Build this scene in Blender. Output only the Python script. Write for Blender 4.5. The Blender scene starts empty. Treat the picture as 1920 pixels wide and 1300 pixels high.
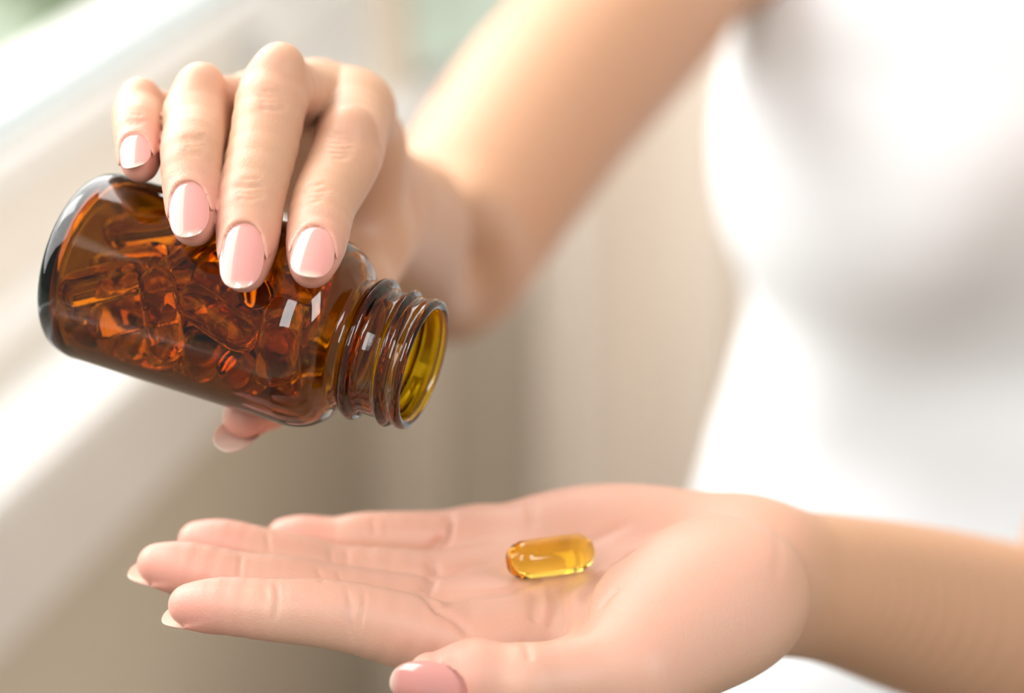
import bpy, bmesh, math, random
import numpy as np
from mathutils import Vector, Matrix

# ------------------------------------------------------------------ camera, world, lights, exposure
FPX = 3733.0                       # focal length in pixels of the 1920x1300 frame (70 mm on 36 mm)
FOCAL = 511.0                      # reference depth in millimetres
PITCH = math.radians(28.0)
CAM = Vector((0.0, 0.0, 1.30))
RIGHT = Vector((1, 0, 0))
FWD = Vector((0, math.cos(PITCH), -math.sin(PITCH)))
UP = Vector((0, math.sin(PITCH), math.cos(PITCH)))

scene = bpy.context.scene
col = scene.collection
cam_data = bpy.data.cameras.new('camera')
cam = bpy.data.objects.new('camera', cam_data)
col.objects.link(cam)
cam.location = CAM
cam.rotation_euler = (math.pi / 2 - PITCH, 0, 0)
cam_data.sensor_width = 36.0
cam_data.lens = 70.0
cam_data.clip_start = 0.02
cam_data.clip_end = 200
cam_data.dof.use_dof = True
cam_data.dof.focus_distance = 0.488
cam_data.dof.aperture_fstop = 4.6
scene.camera = cam

world = bpy.data.worlds.new('world')
scene.world = world
world.use_nodes = True
world.node_tree.nodes['Background'].inputs[0].default_value = (1.0, 0.985, 0.96, 1)
world.node_tree.nodes['Background'].inputs[1].default_value = 0.30

vs = scene.view_settings
vs.view_transform = 'Standard'
vs.look = 'None'
vs.exposure = 0.36
vs.gamma = 1.0
vs.use_curve_mapping = False
scene.cycles.max_bounces = 24
scene.cycles.transmission_bounces = 24
scene.cycles.transparent_max_bounces = 16
scene.cycles.sample_clamp_indirect = 8.0


def W(p):
    """camera-frame millimetres (right, up, depth) -> world metres"""
    return CAM + (RIGHT * p[0] + UP * p[1] + FWD * p[2]) * 0.001


def area_light(name, loc, target, sx, sy, power, colour):
    d = bpy.data.lights.new(name, 'AREA')
    d.shape = 'RECTANGLE'
    d.size, d.size_y = sx, sy
    d.energy = power
    d.color = colour
    o = bpy.data.objects.new(name, d)
    col.objects.link(o)
    o.location = loc
    o.rotation_euler = (Vector(target) - Vector(loc)).to_track_quat('-Z', 'Y').to_euler()
    return o


area_light('window_daylight', (-0.63, 0.97, 1.66), (0.22, 0.42, 1.25), 1.9, 1.15, 32, (1.0, 0.985, 0.97))
area_light('front_fill_light', (-0.58, -0.85, 2.45), (0.1, 0.6, 1.05), 0.6, 1.1, 16, (1.0, 0.985, 0.97))  # added fill behind the camera; also gives the bottle its window-like reflection
area_light('side_fill_light', (1.55, -0.75, 2.45), (0.0, 0.9, 0.8), 0.8, 1.3, 27, (1.0, 0.985, 0.965))  # added fill for the left wall and curtain; no window built here
area_light('garden_daylight', (-5.5, 4.5, 6.0), (-2.6, 4.2, 0.0), 4.0, 4.0, 450, (1.0, 1.0, 0.97))

# ------------------------------------------------------------------ helpers
def P(px, py, dz=0.0):
    """pixel of the 1920x1300 frame at depth FOCAL+dz (mm) -> camera-frame millimetres"""
    D = FOCAL + dz
    return np.array([(px - 960.0) / FPX * D, (650.0 - py) / FPX * D, D])


def unit(v):
    v = np.asarray(v, float)
    return v / np.linalg.norm(v)


def new_mat(name):
    m = bpy.data.materials.new(name)
    m.use_nodes = True
    nt = m.node_tree
    return m, nt, nt.nodes['Principled BSDF']


def simple_mat(name, colour, rough=0.5, noise=0.0, scale=20.0, **kw):
    m, nt, b = new_mat(name)
    b.inputs['Roughness'].default_value = rough
    for k, v in kw.items():
        b.inputs[k].default_value = v
    if noise:
        tc = nt.nodes.new('ShaderNodeTexCoord')
        n = nt.nodes.new('ShaderNodeTexNoise')
        n.inputs['Scale'].default_value = scale
        nt.links.new(tc.outputs['Object'], n.inputs['Vector'])
        r = nt.nodes.new('ShaderNodeValToRGB')
        c = np.array(colour[:3])
        r.color_ramp.elements[0].color = (*(c * (1 - noise)), 1)
        r.color_ramp.elements[1].color = (*np.minimum(c * (1 + noise), 1), 1)
        r.color_ramp.elements[0].position = 0.3
        r.color_ramp.elements[1].position = 0.7
        nt.links.new(n.outputs['Fac'], r.inputs[0])
        nt.links.new(r.outputs[0], b.inputs['Base Color'])
    else:
        b.inputs['Base Color'].default_value = (*colour[:3], 1)
    return m


def mesh_obj(name, verts, faces, mat, parent=None, smooth=True, tris=None):
    """verts already in world metres; faces an (n, k) array or a list of tuples"""
    me = bpy.data.meshes.new(name)
    verts = np.asarray(verts, np.float32)
    if isinstance(faces, np.ndarray):
        n, k = faces.shape
        loops = faces.astype(np.int32).ravel()
        starts = np.arange(0, n * k, k, dtype=np.int32)
        if tris is not None:
            starts = np.concatenate([starts, n * k + np.arange(0, 3 * len(tris), 3, dtype=np.int32)])
            loops = np.concatenate([loops, tris.astype(np.int32).ravel()])
        me.vertices.add(len(verts))
        me.vertices.foreach_set('co', verts.ravel())
        me.loops.add(len(loops))
        me.loops.foreach_set('vertex_index', loops)
        me.polygons.add(len(starts))
        me.polygons.foreach_set('loop_start', starts)
        me.update(calc_edges=True)
        me.validate()
        if tris is not None:
            bm = bmesh.new()
            bm.from_mesh(me)
            bmesh.ops.recalc_face_normals(bm, faces=bm.faces)
            bm.to_mesh(me)
            bm.free()
    else:
        me.from_pydata([tuple(v) for v in verts], [], faces)
        me.update()
    if smooth:
        me.polygons.foreach_set('use_smooth', np.ones(len(me.polygons), bool))
    if mat:
        me.materials.append(mat)
    o = bpy.data.objects.new(name, me)
    col.objects.link(o)
    if parent is not None:
        o.parent = parent
        o.matrix_parent_inverse = parent.matrix_world.inverted()
    return o


ROT = np.array([list(RIGHT), list(UP), list(FWD)])     # rows


def to_world(V):
    return np.asarray(V) @ ROT * 0.001 + np.array(list(CAM))


def tag(o, label=None, cat=None, group=None, kind=None):
    if label: o['label'] = label
    if cat: o['category'] = cat
    if group: o['group'] = group
    if kind: o['kind'] = kind
    return o


def empty(name, loc):
    o = bpy.data.objects.new(name, None)
    col.objects.link(o)
    o.location = loc
    o.empty_display_size = 0.02
    bpy.context.view_layer.update()
    return o

# ------------------------------------------------------------------ the room: window wall, back wall, floor
AZ = math.radians(20.0)
H_ = Vector((math.sin(AZ), math.cos(AZ), 0))          # along the window wall, away from the camera
N_ = Vector((math.cos(AZ), -math.sin(AZ), 0))         # out of the window wall into the room
Q0 = Vector((-0.3054, 1.4225, 0.0))
CORNER = 0.47                                          # where the window wall meets the back wall


def bevel_box(name, p0, ex, ey, ez, mat, parent=None, bevel=0.0, smooth=False):
    """box from corner p0 along three edge vectors"""
    bm = bmesh.new()
    vs_ = [bm.verts.new(p0 + ex * i + ey * j + ez * k) for i in (0, 1) for j in (0, 1) for k in (0, 1)]
    for f in ((0, 1, 3, 2), (4, 6, 7, 5), (0, 4, 5, 1), (2, 3, 7, 6), (0, 2, 6, 4), (1, 5, 7, 3)):
        bm.faces.new([vs_[i] for i in f])
    bmesh.ops.recalc_face_normals(bm, faces=bm.faces)
    if bevel:
        bmesh.ops.bevel(bm, geom=bm.edges[:], offset=bevel, segments=3, affect='EDGES')
    me = bpy.data.meshes.new(name)
    bm.to_mesh(me)
    bm.free()
    me.materials.append(mat)
    o = bpy.data.objects.new(name, me)
    col.objects.link(o)
    if parent is not None:
        o.parent = parent
        o.matrix_parent_inverse = parent.matrix_world.inverted()
    return o


def on_left(name, t0, t1, o0, o1, z0, z1, mat, parent=None, bevel=0.0):
    """piece of the window wall: t along it, o out of it, z up"""
    return bevel_box(name, Q0 + H_ * t0 + N_ * o0 + Vector((0, 0, z0)), H_ * (t1 - t0), N_ * (o1 - o0), Vector((0, 0, z1 - z0)), mat, parent, bevel)


def on_back(name, u0, u1, o0, o1, z0, z1, mat, parent=None, bevel=0.0):
    """piece of the back wall: u along it from the corner, o out of it towards the camera"""
    return bevel_box(name, Q0 + H_ * (CORNER - o0) + N_ * u0 + Vector((0, 0, z0)), N_ * (u1 - u0), -H_ * (o1 - o0), Vector((0, 0, z1 - z0)), mat, parent, bevel)


FLOOR_Z = -0.25
m_wall = simple_mat('wall_plaster', (0.64, 0.555, 0.44), 0.85, 0.04, 3)
m_apron = simple_mat('apron_paint', (0.92, 0.865, 0.785), 0.7, 0.03, 4)
m_white = simple_mat('white_paint', (0.93, 0.925, 0.90), 0.45, 0.02, 6)
m_panel = simple_mat('lower_panel_paint', (0.87, 0.82, 0.765), 0.6, 0.03, 5)
m_floor = simple_mat('floor_boards', (0.26, 0.20, 0.145), 0.5, 0.12, 8)
m_ceil = simple_mat('ceiling_paint', (0.8, 0.79, 0.76), 0.8, 0.02, 2)
m_post = simple_mat('post_paint', (0.76, 0.66, 0.54), 0.7, 0.03, 5)
m_glass, nt, b = new_mat('window_glass')
nt.nodes.remove(b)
tr = nt.nodes.new('ShaderNodeBsdfTransparent')
gl = nt.nodes.new('ShaderNodeBsdfGlossy'); gl.inputs['Roughness'].default_value = 0.02
mx = nt.nodes.new('ShaderNodeMixShader')
mx.inputs[0].default_value = 0.05
tr.inputs[0].default_value = (0.985, 0.99, 0.985, 1)
nt.links.new(tr.outputs[0], mx.inputs[1]); nt.links.new(gl.outputs[0], mx.inputs[2])
nt.links.new(mx.outputs[0], nt.nodes['Material Output'].inputs['Surface'])


def struct(o):
    o['kind'] = 'structure'
    return o


fl = bevel_box('floor', Q0 + H_ * -3.0 + N_ * -0.05 + Vector((0, 0, FLOOR_Z - 0.05)), N_ * 3.2, H_ * (3.0 + CORNER), Vector((0, 0, 0.05)), m_floor)
struct(fl)
T0 = -1.9
wl = on_left('wall_left', T0, CORNER, -0.12, 0.0, FLOOR_Z, 0.742, m_apron)
struct(wl)
on_left('wall_pier', CORNER - 0.02, CORNER + 0.12, -0.12, 0.0, FLOOR_Z, 2.5, m_wall, wl)
on_left('wall_head', T0, CORNER, -0.12, 0.0, 2.3, 2.5, m_apron, wl)
# moulded ledge under the window
tr1 = struct(on_left('trim_1', T0, CORNER - .002, 0.0, 0.020, 0.642, 0.668, m_white, None, 0.004))
tr2 = struct(on_left('trim_2', T0, CORNER - .002, 0.0, 0.085, 0.585, 0.612, m_white, None, 0.006))
tr3 = struct(on_left('trim_3', T0, CORNER - .002, 0.0, 0.016, 0.412, 0.585, m_panel, None, 0.003))
lower = on_left('wall_panel', T0, CORNER - .002, 0.0, 0.004, FLOOR_Z, 0.412, m_wall, wl)
# window frame and panes
w1 = struct(on_left('window_1', T0, CORNER - 0.006, -0.10, 0.012, 0.742, 0.776, m_white, None, 0.004))
on_left('window_stile', 0.262, CORNER - 0.004, -0.10, 0.016, 0.776, 2.3, m_white, w1, 0.003)
on_left('window_gasket', 0.250, 0.262, -0.060, 0.018, 0.776, 2.3, simple_mat('gasket_grey', (0.55, 0.57, 0.56), 0.5), w1)
on_left('window_rail', T0, 0.250, -0.085, 0.0, 2.26, 2.3, m_white, w1)
on_left('window_bead', T0, 0.250, -0.022, 0.004, 0.776, 0.786, simple_mat('glazing_bead', (0.36, 0.40, 0.40), 0.5), w1)
on_left('glass_pane', T0, 0.250, -0.018, -0.012, 0.784, 2.26, m_glass, w1)
tr5 = struct(on_left('trim_5', 0.225, CORNER - 0.003, 0.0, 0.022, 0.612, 0.742, m_white, None, 0.004))
on_left('painted_shadow_strip', 0.212, 0.225, 0.0, 0.021, 0.612, 0.742, simple_mat('painted_shadow_grey', (0.68, 0.68, 0.66), 0.6), tr5)  # solid strip whose grey colour stands in for a shadow line beside the board

# back wall: post at the corner, low wall, window, curtain
wb = struct(on_back('wall_back', 0.0, 2.6, -0.12, 0.0, FLOOR_Z, 0.58, m_wall))
on_back('wall_pier', 0.27, 2.6, -0.12, 0.0, 0.58, 2.5, m_wall, wb)
on_back('wall_head', 0.0, 2.6, -0.12, 0.0, 2.3, 2.5, m_wall, wb)
post = struct(on_back('trim_4', 0.004, 0.055, 0.0, 0.03, FLOOR_Z, 2.3, m_post, None, 0.004))
on_back('post_base', 0.055, 0.088, 0.0, 0.024, FLOOR_Z, 0.575, m_post, post, 0.003)
w2 = struct(on_back('window_2', 0.055, 0.27, -0.09, 0.006, 0.58, 0.61, m_white, None, 0.003))
on_back('glass_pane', 0.055, 0.27, -0.056, -0.050, 0.61, 2.3, m_glass, w2)

# curtain hanging in soft folds in front of the back wall
m_curt, nt, b = new_mat('curtain_cloth')
b.inputs['Roughness'].default_value = 0.9
b.inputs['Base Color'].default_value = (0.80, 0.70, 0.60, 1)
b.inputs['Sheen Weight'].default_value = 0.15
tc = nt.nodes.new('ShaderNodeTexCoord'); wv = nt.nodes.new('ShaderNodeTexNoise')
wv.inputs['Scale'].default_value = 900
nt.links.new(tc.outputs['Object'], wv.inputs['Vector'])
bp = nt.nodes.new('ShaderNodeBump'); bp.inputs['Strength'].default_value = 0.2; bp.inputs['Distance'].default_value = 0.0005
nt.links.new(wv.outputs['Fac'], bp.inputs['Height']); nt.links.new(bp.outputs[0], b.inputs['Normal'])


def curtain(name, u0, u1, phase):
    nu, nz_ = 220, 12
    verts, faces = [], []
    for k in range(nz_ + 1):
        z = FLOOR_Z + 0.02 + (2.25 - FLOOR_Z) * k / nz_
        for i in range(nu + 1):
            u = u0 + (u1 - u0) * i / nu
            w = 0.030 * math.sin(u * 52 + phase) + 0.013 * math.sin(u * 97 + 1.3 * phase + 0.4 * z) + 0.006 * math.sin(u * 31 - z)
            p = Q0 + N_ * u + H_ * (CORNER - 0.075 - w) + Vector((0, 0, z))
            verts.append(p)
    for k in range(nz_):
        for i in range(nu):
            a = k * (nu + 1) + i
            faces.append((a, a + 1, a + nu + 2, a + nu + 1))
    o = mesh_obj(name, verts, faces, m_curt)
    s = o.modifiers.new('thickness', 'SOLIDIFY'); s.thickness = 0.002
    return o


cu = curtain('curtain', 0.200, 1.5, 0.6)
tag(cu, 'beige curtain hanging in soft vertical folds behind the person', 'curtain')

# garden beyond the glass
m_lawn = simple_mat('lawn_grass', (0.70, 0.79, 0.65), 0.9, 0.25, 1.2)
lawn = bevel_box('ground', Vector((-14, -6, -0.75)), Vector((26, 0, 0)), Vector((0, 24, 0)), Vector((0, 0, 0.1)), m_lawn)
struct(lawn)
m_leaf = simple_mat('shrub_leaves', (0.70, 0.80, 0.62), 0.7, 0.2, 9)
m_stem = simple_mat('shrub_stem', (0.25, 0.19, 0.13), 0.9, 0.2, 20)


def shrub(loc, rad, height, label, seed):
    rnd = random.Random(seed)
    root = empty('shrub', loc)
    tag(root, label, 'shrub', 'shrubs beyond the window')
    verts, faces = [], []
    for i in range(700):
        a, c = rnd.uniform(0, 2 * math.pi), rnd.uniform(-1, 1)
        rr = rad * (0.65 + 0.4 * rnd.random())
        q = Vector((math.cos(a) * math.sqrt(1 - c * c) * rr, math.sin(a) * math.sqrt(1 - c * c) * rr, height * 0.55 + c * height * 0.45))
        d1 = Vector((rnd.gauss(0, 1), rnd.gauss(0, 1), rnd.gauss(0, 1))).normalized()
        d2 = d1.cross(Vector((rnd.gauss(0, 1), rnd.gauss(0, 1), rnd.gauss(0, 1)))).normalized()
        L, w = 0.09, 0.035
        k = len(verts)
        verts += [loc + q - d1 * L, loc + q + d2 * w, loc + q + d1 * L, loc + q - d2 * w]
        faces.append((k, k + 1, k + 2, k + 3))
    mesh_obj('foliage', verts, faces, m_leaf, root, smooth=False)
    verts, faces = [], []
    for k in range(2):
        for i in range(8):
            a = 2 * math.pi * i / 8
            rr = 0.03 - 0.015 * k
            verts.append(loc + Vector((math.cos(a) * rr, math.sin(a) * rr, k * height * 0.6)))
    faces = [(i, (i + 1) % 8, 8 + (i + 1) % 8, 8 + i) for i in range(8)] + [tuple(range(8, 16))]
    mesh_obj('stem', verts, faces, m_stem, root)


shrub(Vector((-2.2, 5.2, -0.65)), 0.30, 0.75, 'pale green garden shrub seen through the glass at the upper corner', 3)
shrub(Vector((-1.25, 5.6, -0.65)), 0.32, 0.8, 'brighter green garden shrub seen through the glass near the white frame', 8)
# ------------------------------------------------------------------ implicit surfaces (camera-frame mm)
def smin(a, b, k):
    if k <= 0:
        return np.minimum(a, b)
    h = np.maximum(k - np.abs(a - b), 0) / k
    return np.minimum(a, b) - h * h * k * 0.25


def smax(a, b, k):
    return -smin(-a, -b, k)


class Cone:
    def __init__(s, a, b, ra, rb, flat=None, f=1.0):
        s.a, s.b, s.ra, s.rb = np.asarray(a, float), np.asarray(b, float), ra, rb
        s.n = None if flat is None else unit(flat)
        s.f = f

    def __call__(s, p):
        ba = s.b - s.a
        q = p - s.a.astype(p.dtype)
        t = np.clip(q @ (ba / (ba @ ba)).astype(p.dtype), 0, 1)
        q = q - t[..., None] * ba.astype(p.dtype)
        r = s.ra + (s.rb - s.ra) * t
        if s.n is not None:
            c = q @ s.n.astype(p.dtype)
            l2 = (q * q).sum(-1) + c * c * (1 / (s.f * s.f) - 1)
            l = np.sqrt(np.maximum(l2, 1e-9))
            return (l - r) * (s.f * 0.5 + 0.5)
        return np.sqrt((q * q).sum(-1)) - r


class Chain:
    """smooth limb through (point, radius) stations, no swelling at the joints"""
    def __init__(s, stations, n=7):
        st = np.array([[*p, r] for p, r in stations], float)
        pts = []
        m = len(st)
        for i in range(m - 1):
            p0, p1, p2, p3 = st[max(i - 1, 0)], st[i], st[i + 1], st[min(i + 2, m - 1)]
            for k in range(n):
                t = k / n
                pts.append(0.5 * (2 * p1 + (p2 - p0) * t + (2 * p0 - 5 * p1 + 4 * p2 - p3) * t * t + (3 * p1 - p0 - 3 * p2 + p3) * t ** 3))
        pts.append(st[-1])
        s.pts = np.array(pts)
        s.segs = [Cone(a[:3], b[:3], a[3], b[3]) for a, b in zip(pts[:-1], pts[1:])]

    def __call__(s, p):
        d = s.segs[0](p)
        for c in s.segs[1:]:
            d = smin(d, c(p), 0.8)
        return d


class Ell:
    def __init__(s, c, R, radii):
        s.c, s.M, s.r = np.asarray(c, float), np.asarray(R, float), np.asarray(radii, float)   # R rows = axes

    def __call__(s, p):
        q = (p - s.c.astype(p.dtype)) @ s.M.T.astype(p.dtype)
        k0 = np.sqrt(((q / s.r.astype(p.dtype)) ** 2).sum(-1))
        k1 = np.sqrt(((q / (s.r ** 2).astype(p.dtype)) ** 2).sum(-1))
        return k0 * (k0 - 1) / np.maximum(k1, 1e-6)


def frame(x, n):
    x = unit(x)
    n = np.asarray(n, float)
    n = unit(n - x * (n @ x))
    return np.array([x, np.cross(n, x), n])


class Nail:
    """nail plate frame: a along the finger, n dorsal, b across"""
    def __init__(s, c, a, n, hw, hl, rc=None, thick=0.45, longc=0.010, power=2.35, fold=0.6):
        s.fold = fold
        F = frame(a, n)
        s.a, s.b, s.n = F[0], F[1], F[2]
        s.c, s.hw, s.hl, s.rc, s.th, s.lc, s.pw = np.asarray(c, float), hw, hl, rc or hw * 1.45, thick, longc, power

    def local(s, p):
        q = p - s.c.astype(p.dtype)
        return q @ s.a.astype(p.dtype), q @ s.b.astype(p.dtype), q @ s.n.astype(p.dtype)

    def height(s, v, x):
        xx = np.minimum(np.abs(x), s.rc * 0.97)
        return np.sqrt(s.rc ** 2 - xx * xx) - s.rc - s.lc * v * v

    def outline(s, v, x):
        k = ((np.abs(x) / s.hw) ** s.pw + (np.abs(v) / s.hl) ** s.pw + 1e-9) ** (1 / s.pw)
        return (k - 1) * s.hw

    def carve(s, p, d):
        v, x, z = s.local(p)
        o = s.outline(v, x)
        h = s.height(v, x)
        # soft fold of skin along the root and sides
        ring = np.sqrt((o - 0.55) ** 2 + (z - h + 0.35) ** 2) - s.fold
        ring = ring + np.maximum(v + s.hl * 0.45, 0) * 0.13
        d = smin(d, ring, 2.0)
        vol = np.maximum(o, (h - 0.30) - z)
        vol = np.maximum(vol, z - h - 8)
        return smax(d, -vol, 0.25)

    def mesh(s, nu=22, nv=30):
        us = np.sin(np.linspace(-math.pi / 2, math.pi / 2, nu))
        vs_ = np.sin(np.linspace(-math.pi / 2, math.pi / 2, nv)) * 0.9999
        V, U = np.meshgrid(vs_, us, indexing='ij')
        x = s.hw * U * (1 - np.abs(V) ** s.pw) ** (1 / s.pw)
        v = s.hl * V
        ed = np.maximum(np.abs(U) ** 8, np.abs(V) ** 14)
        h = s.height(v, x)
        top = s.c + v[..., None] * s.a + x[..., None] * s.b + (h - 0.16 * ed)[..., None] * s.n
        bot = s.c + v[..., None] * s.a + x[..., None] * s.b + (h - s.th)[..., None] * s.n
        verts = np.concatenate([top.reshape(-1, 3), bot.reshape(-1, 3)])
        N = nu * nv
        faces = []
        for i in range(nv - 1):
            for j in range(nu - 1):
                q = (i * nu + j, i * nu + j + 1, (i + 1) * nu + j + 1, (i + 1) * nu + j)
                faces.append(q[::-1])
                faces.append(tuple(k + N for k in q))
        rim = [i for i in range(nu)] + [i * nu + nu - 1 for i in range(1, nv)] + \
              [(nv - 1) * nu + j for j in range(nu - 2, -1, -1)] + [i * nu for i in range(nv - 2, 0, -1)]
        for i in range(len(rim)):
            a_, b_ = rim[i], rim[(i + 1) % len(rim)]
            faces.append((a_, b_, b_ + N, a_ + N))
        return verts, np.array(faces), np.concatenate([(V.ravel() + 1) / 2] * 2)


class Field:
    """core group smooth-blended; digits each blended with the core but not with one another"""
    def __init__(s):
        s.core = []          # (prim, k)
        s.digits = []        # (list of (prim, k), k to core)
        s.cuts = []          # functions (p, d) -> d

    @staticmethod
    def _ev(pr, P3, C, R, k):
        if C is None:
            return pr(P3)
        dc = pr(C)
        sel = dc < R + k + 3.0
        out = np.full(P3.shape[:-1], 60.0, P3.dtype)
        if sel.any():
            out[sel] = pr(P3[sel])
        return out

    def __call__(s, P3, C=None, R=0.0):
        d = None
        for pr, k in s.core:
            e = s._ev(pr, P3, C, R, k + 8)
            d = e if d is None else smin(d, e, k)
        core = d
        out = d.copy()
        for chain, kc in s.digits:
            f = None
            for pr, k in chain:
                e = s._ev(pr, P3, C, R, k + kc)
                f = e if f is None else smin(f, e, k)
            out = np.minimum(out, smin(core, f, kc))
        for c in s.cuts:
            out = c(P3, out, C, R)
        return out


def surface_nets(field, lo, hi, h, project=2):
    B = 8
    n = [int(math.ceil((hi[i] - lo[i]) / (h * B))) for i in range(3)]
    nx, ny, nz = [k * B for k in n]
    lo = np.asarray(lo, np.float32)
    bi = np.stack(np.meshgrid(*[np.arange(k) for k in n], indexing='ij'), -1).reshape(-1, 3)
    cen = (lo + (bi * B + (B - 1) / 2) * h).astype(np.float32)
    rad = B * h * 0.5 * 1.7321
    dc = field(cen)
    act = np.abs(dc) < rad * 1.5 + 2 * h + 1.0
    S = np.repeat(np.repeat(np.repeat(np.where(dc < 0, -9, 9).astype(np.float32).reshape(n), B, 0), B, 1), B, 2)
    off = np.stack(np.meshgrid(*[np.arange(B)] * 3, indexing='ij'), -1).reshape(-1, 3)
    ab = bi[act]
    ac = cen[act]
    for s0 in range(0, len(ab), 3000):
        b_, c_ = ab[s0:s0 + 3000], ac[s0:s0 + 3000]
        ijk = b_[:, None, :] * B + off[None]
        pts = (lo + ijk * np.float32(h)).astype(np.float32)
        val = field(pts, c_, rad)
        S[ijk[..., 0], ijk[..., 1], ijk[..., 2]] = val
    ins = S < 0
    cnt = np.zeros((nx - 1, ny - 1, nz - 1), np.int8)
    for dx in (0, 1):
        for dy in (0, 1):
            for dz in (0, 1):
                cnt += ins[dx:nx - 1 + dx, dy:ny - 1 + dy, dz:nz - 1 + dz]
    cells = np.argwhere((cnt > 0) & (cnt < 8))
    idx = np.full(cnt.shape, -1, np.int32)
    idx[cells[:, 0], cells[:, 1], cells[:, 2]] = np.arange(len(cells))
    corners = [(0, 0, 0), (1, 0, 0), (0, 1, 0), (1, 1, 0), (0, 0, 1), (1, 0, 1), (0, 1, 1), (1, 1, 1)]
    cv = np.stack([S[cells[:, 0] + a, cells[:, 1] + b, cells[:, 2] + c] for a, b, c in corners], 1)
    acc = np.zeros((len(cells), 3), np.float32)
    num = np.zeros(len(cells), np.float32)
    for i in range(8):
        for j in range(i + 1, 8):
            ci, cj = np.array(corners[i]), np.array(corners[j])
            if np.abs(ci - cj).sum() != 1:
                continue
            m = (cv[:, i] < 0) != (cv[:, j] < 0)
            t = np.where(m, cv[:, i] / np.where(m, cv[:, i] - cv[:, j], 1), 0)
            acc += np.where(m[:, None], ci + (cj - ci) * t[:, None], 0)
            num += m
    V = (lo + (cells + acc / num[:, None]) * h).astype(np.float32)
    faces = []
    for ax in range(3):
        sl0 = [slice(None)] * 3
        sl1 = [slice(None)] * 3
        sl0[ax] = slice(0, -1)
        sl1[ax] = slice(1, None)
        a_, b_ = ins[tuple(sl0)], ins[tuple(sl1)]
        e = np.argwhere(a_ != b_)
        u, v = (ax + 1) % 3, (ax + 2) % 3
        lim = [nx - 1, ny - 1, nz - 1]
        ok = (e[:, u] > 0) & (e[:, v] > 0) & (e[:, u] < lim[u]) & (e[:, v] < lim[v]) & (e[:, ax] < lim[ax])
        e = e[ok]
        flip = ~a_[e[:, 0], e[:, 1], e[:, 2]]
        q = []
        for du, dv in ((0, 0), (-1, 0), (-1, -1), (0, -1)):
            c = e.copy()
            c[:, u] += du
            c[:, v] += dv
            q.append(idx[c[:, 0], c[:, 1], c[:, 2]])
        q = np.stack(q, 1)
        q[flip] = q[flip][:, ::-1]
        faces.append(q)
    F = np.concatenate(faces)
    F = F[(F >= 0).all(1)]
    for _ in range(project):
        G = mesh_normals(V, F)
        d = chunked(field, V, cells)
        V = V - G * np.clip(d, -h, h)[:, None] * 0.9
    return V, F


def mesh_normals(V, F):
    n = np.cross(V[F[:, 2]] - V[F[:, 0]], V[F[:, 3]] - V[F[:, 1]])
    G = np.zeros((len(V), 3), np.float32)
    for i in range(4):
        for c in range(3):
            G[:, c] += np.bincount(F[:, i], n[:, c], len(V)).astype(np.float32)
    return G / np.maximum(np.linalg.norm(G, axis=1), 1e-9)[:, None]


def chunked(field, V, cells=None, m=64):
    """evaluate the field at surface points, spatially sorted so that far shapes are skipped"""
    if cells is None:
        cells = np.floor((V - V.min(0)) / 0.55)
    key = (cells // 12).astype(np.int64)
    order = np.lexsort((key[:, 0], key[:, 1], key[:, 2]))
    pad = (-len(order)) % m
    o2 = np.concatenate([order, np.repeat(order[-1], pad)]).reshape(-1, m)
    P3 = V[o2].astype(np.float32)
    C = P3.mean(1)
    R = np.sqrt(((P3 - C[:, None]) ** 2).sum(-1)).max(1)
    d = np.empty(len(V), np.float32)
    d[o2.ravel()] = field(P3, C, R).ravel()
    return d


def gradient(field, V, e):
    V = V.astype(np.float32)
    ks = np.array([[1, -1, -1], [-1, -1, 1], [-1, 1, -1], [1, 1, 1]], np.float32)
    g = np.zeros_like(V)
    for k in ks:
        g += k * field(V + k * np.float32(e))[:, None]
    return g / np.maximum(np.linalg.norm(g, axis=1), 1e-6)[:, None]


def hit(field, pxs, start=330.0, steps=160):
    """march the given pixels from the lens onto the field -> camera-frame mm points"""
    pxs = np.asarray(pxs, float)
    d = np.stack([(pxs[:, 0] - 960) / FPX, (650 - pxs[:, 1]) / FPX, np.ones(len(pxs))], 1)
    ln = np.linalg.norm(d, axis=1)
    t = np.full(len(pxs), start)
    for _ in range(steps):
        v = field((d * t[:, None]).astype(np.float32))
        t = t + np.clip(v * 0.7, -3, 12) / ln
    return d * t[:, None]

# ------------------------------------------------------------------ bottle placement (needed by the gripping hand)
BOT_B = P(152, 489, 12)
BOT_M = P(796, 686, -11)
BOT_AX = unit(BOT_M - BOT_B)
BOT_L = float(np.linalg.norm(BOT_M - BOT_B))
BOT_R = 25.0


def bottle_cut(p, d, C=None, R=0):
    q = p - BOT_B.astype(p.dtype)
    s = q @ BOT_AX.astype(p.dtype)
    r = np.sqrt(np.maximum((q * q).sum(-1) - s * s, 0))
    b = np.maximum(np.maximum(r - (BOT_R + 0.12), -s - 0.3), s - 70.0)
    return smax(d, -b, 0.6)


def nail_cut(nail):
    def f(p, d, C=None, R=0):
        if C is not None:
            sel = np.linalg.norm(C - nail.c, axis=-1) < R + 16
            if sel.any():
                d[sel] = nail.carve(p[sel], d[sel])
            return d
        sel = np.linalg.norm(p - nail.c.astype(p.dtype), axis=-1) < 16
        if sel.any():
            d[sel] = nail.carve(p[sel], d[sel])
        return d
    return f


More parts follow.
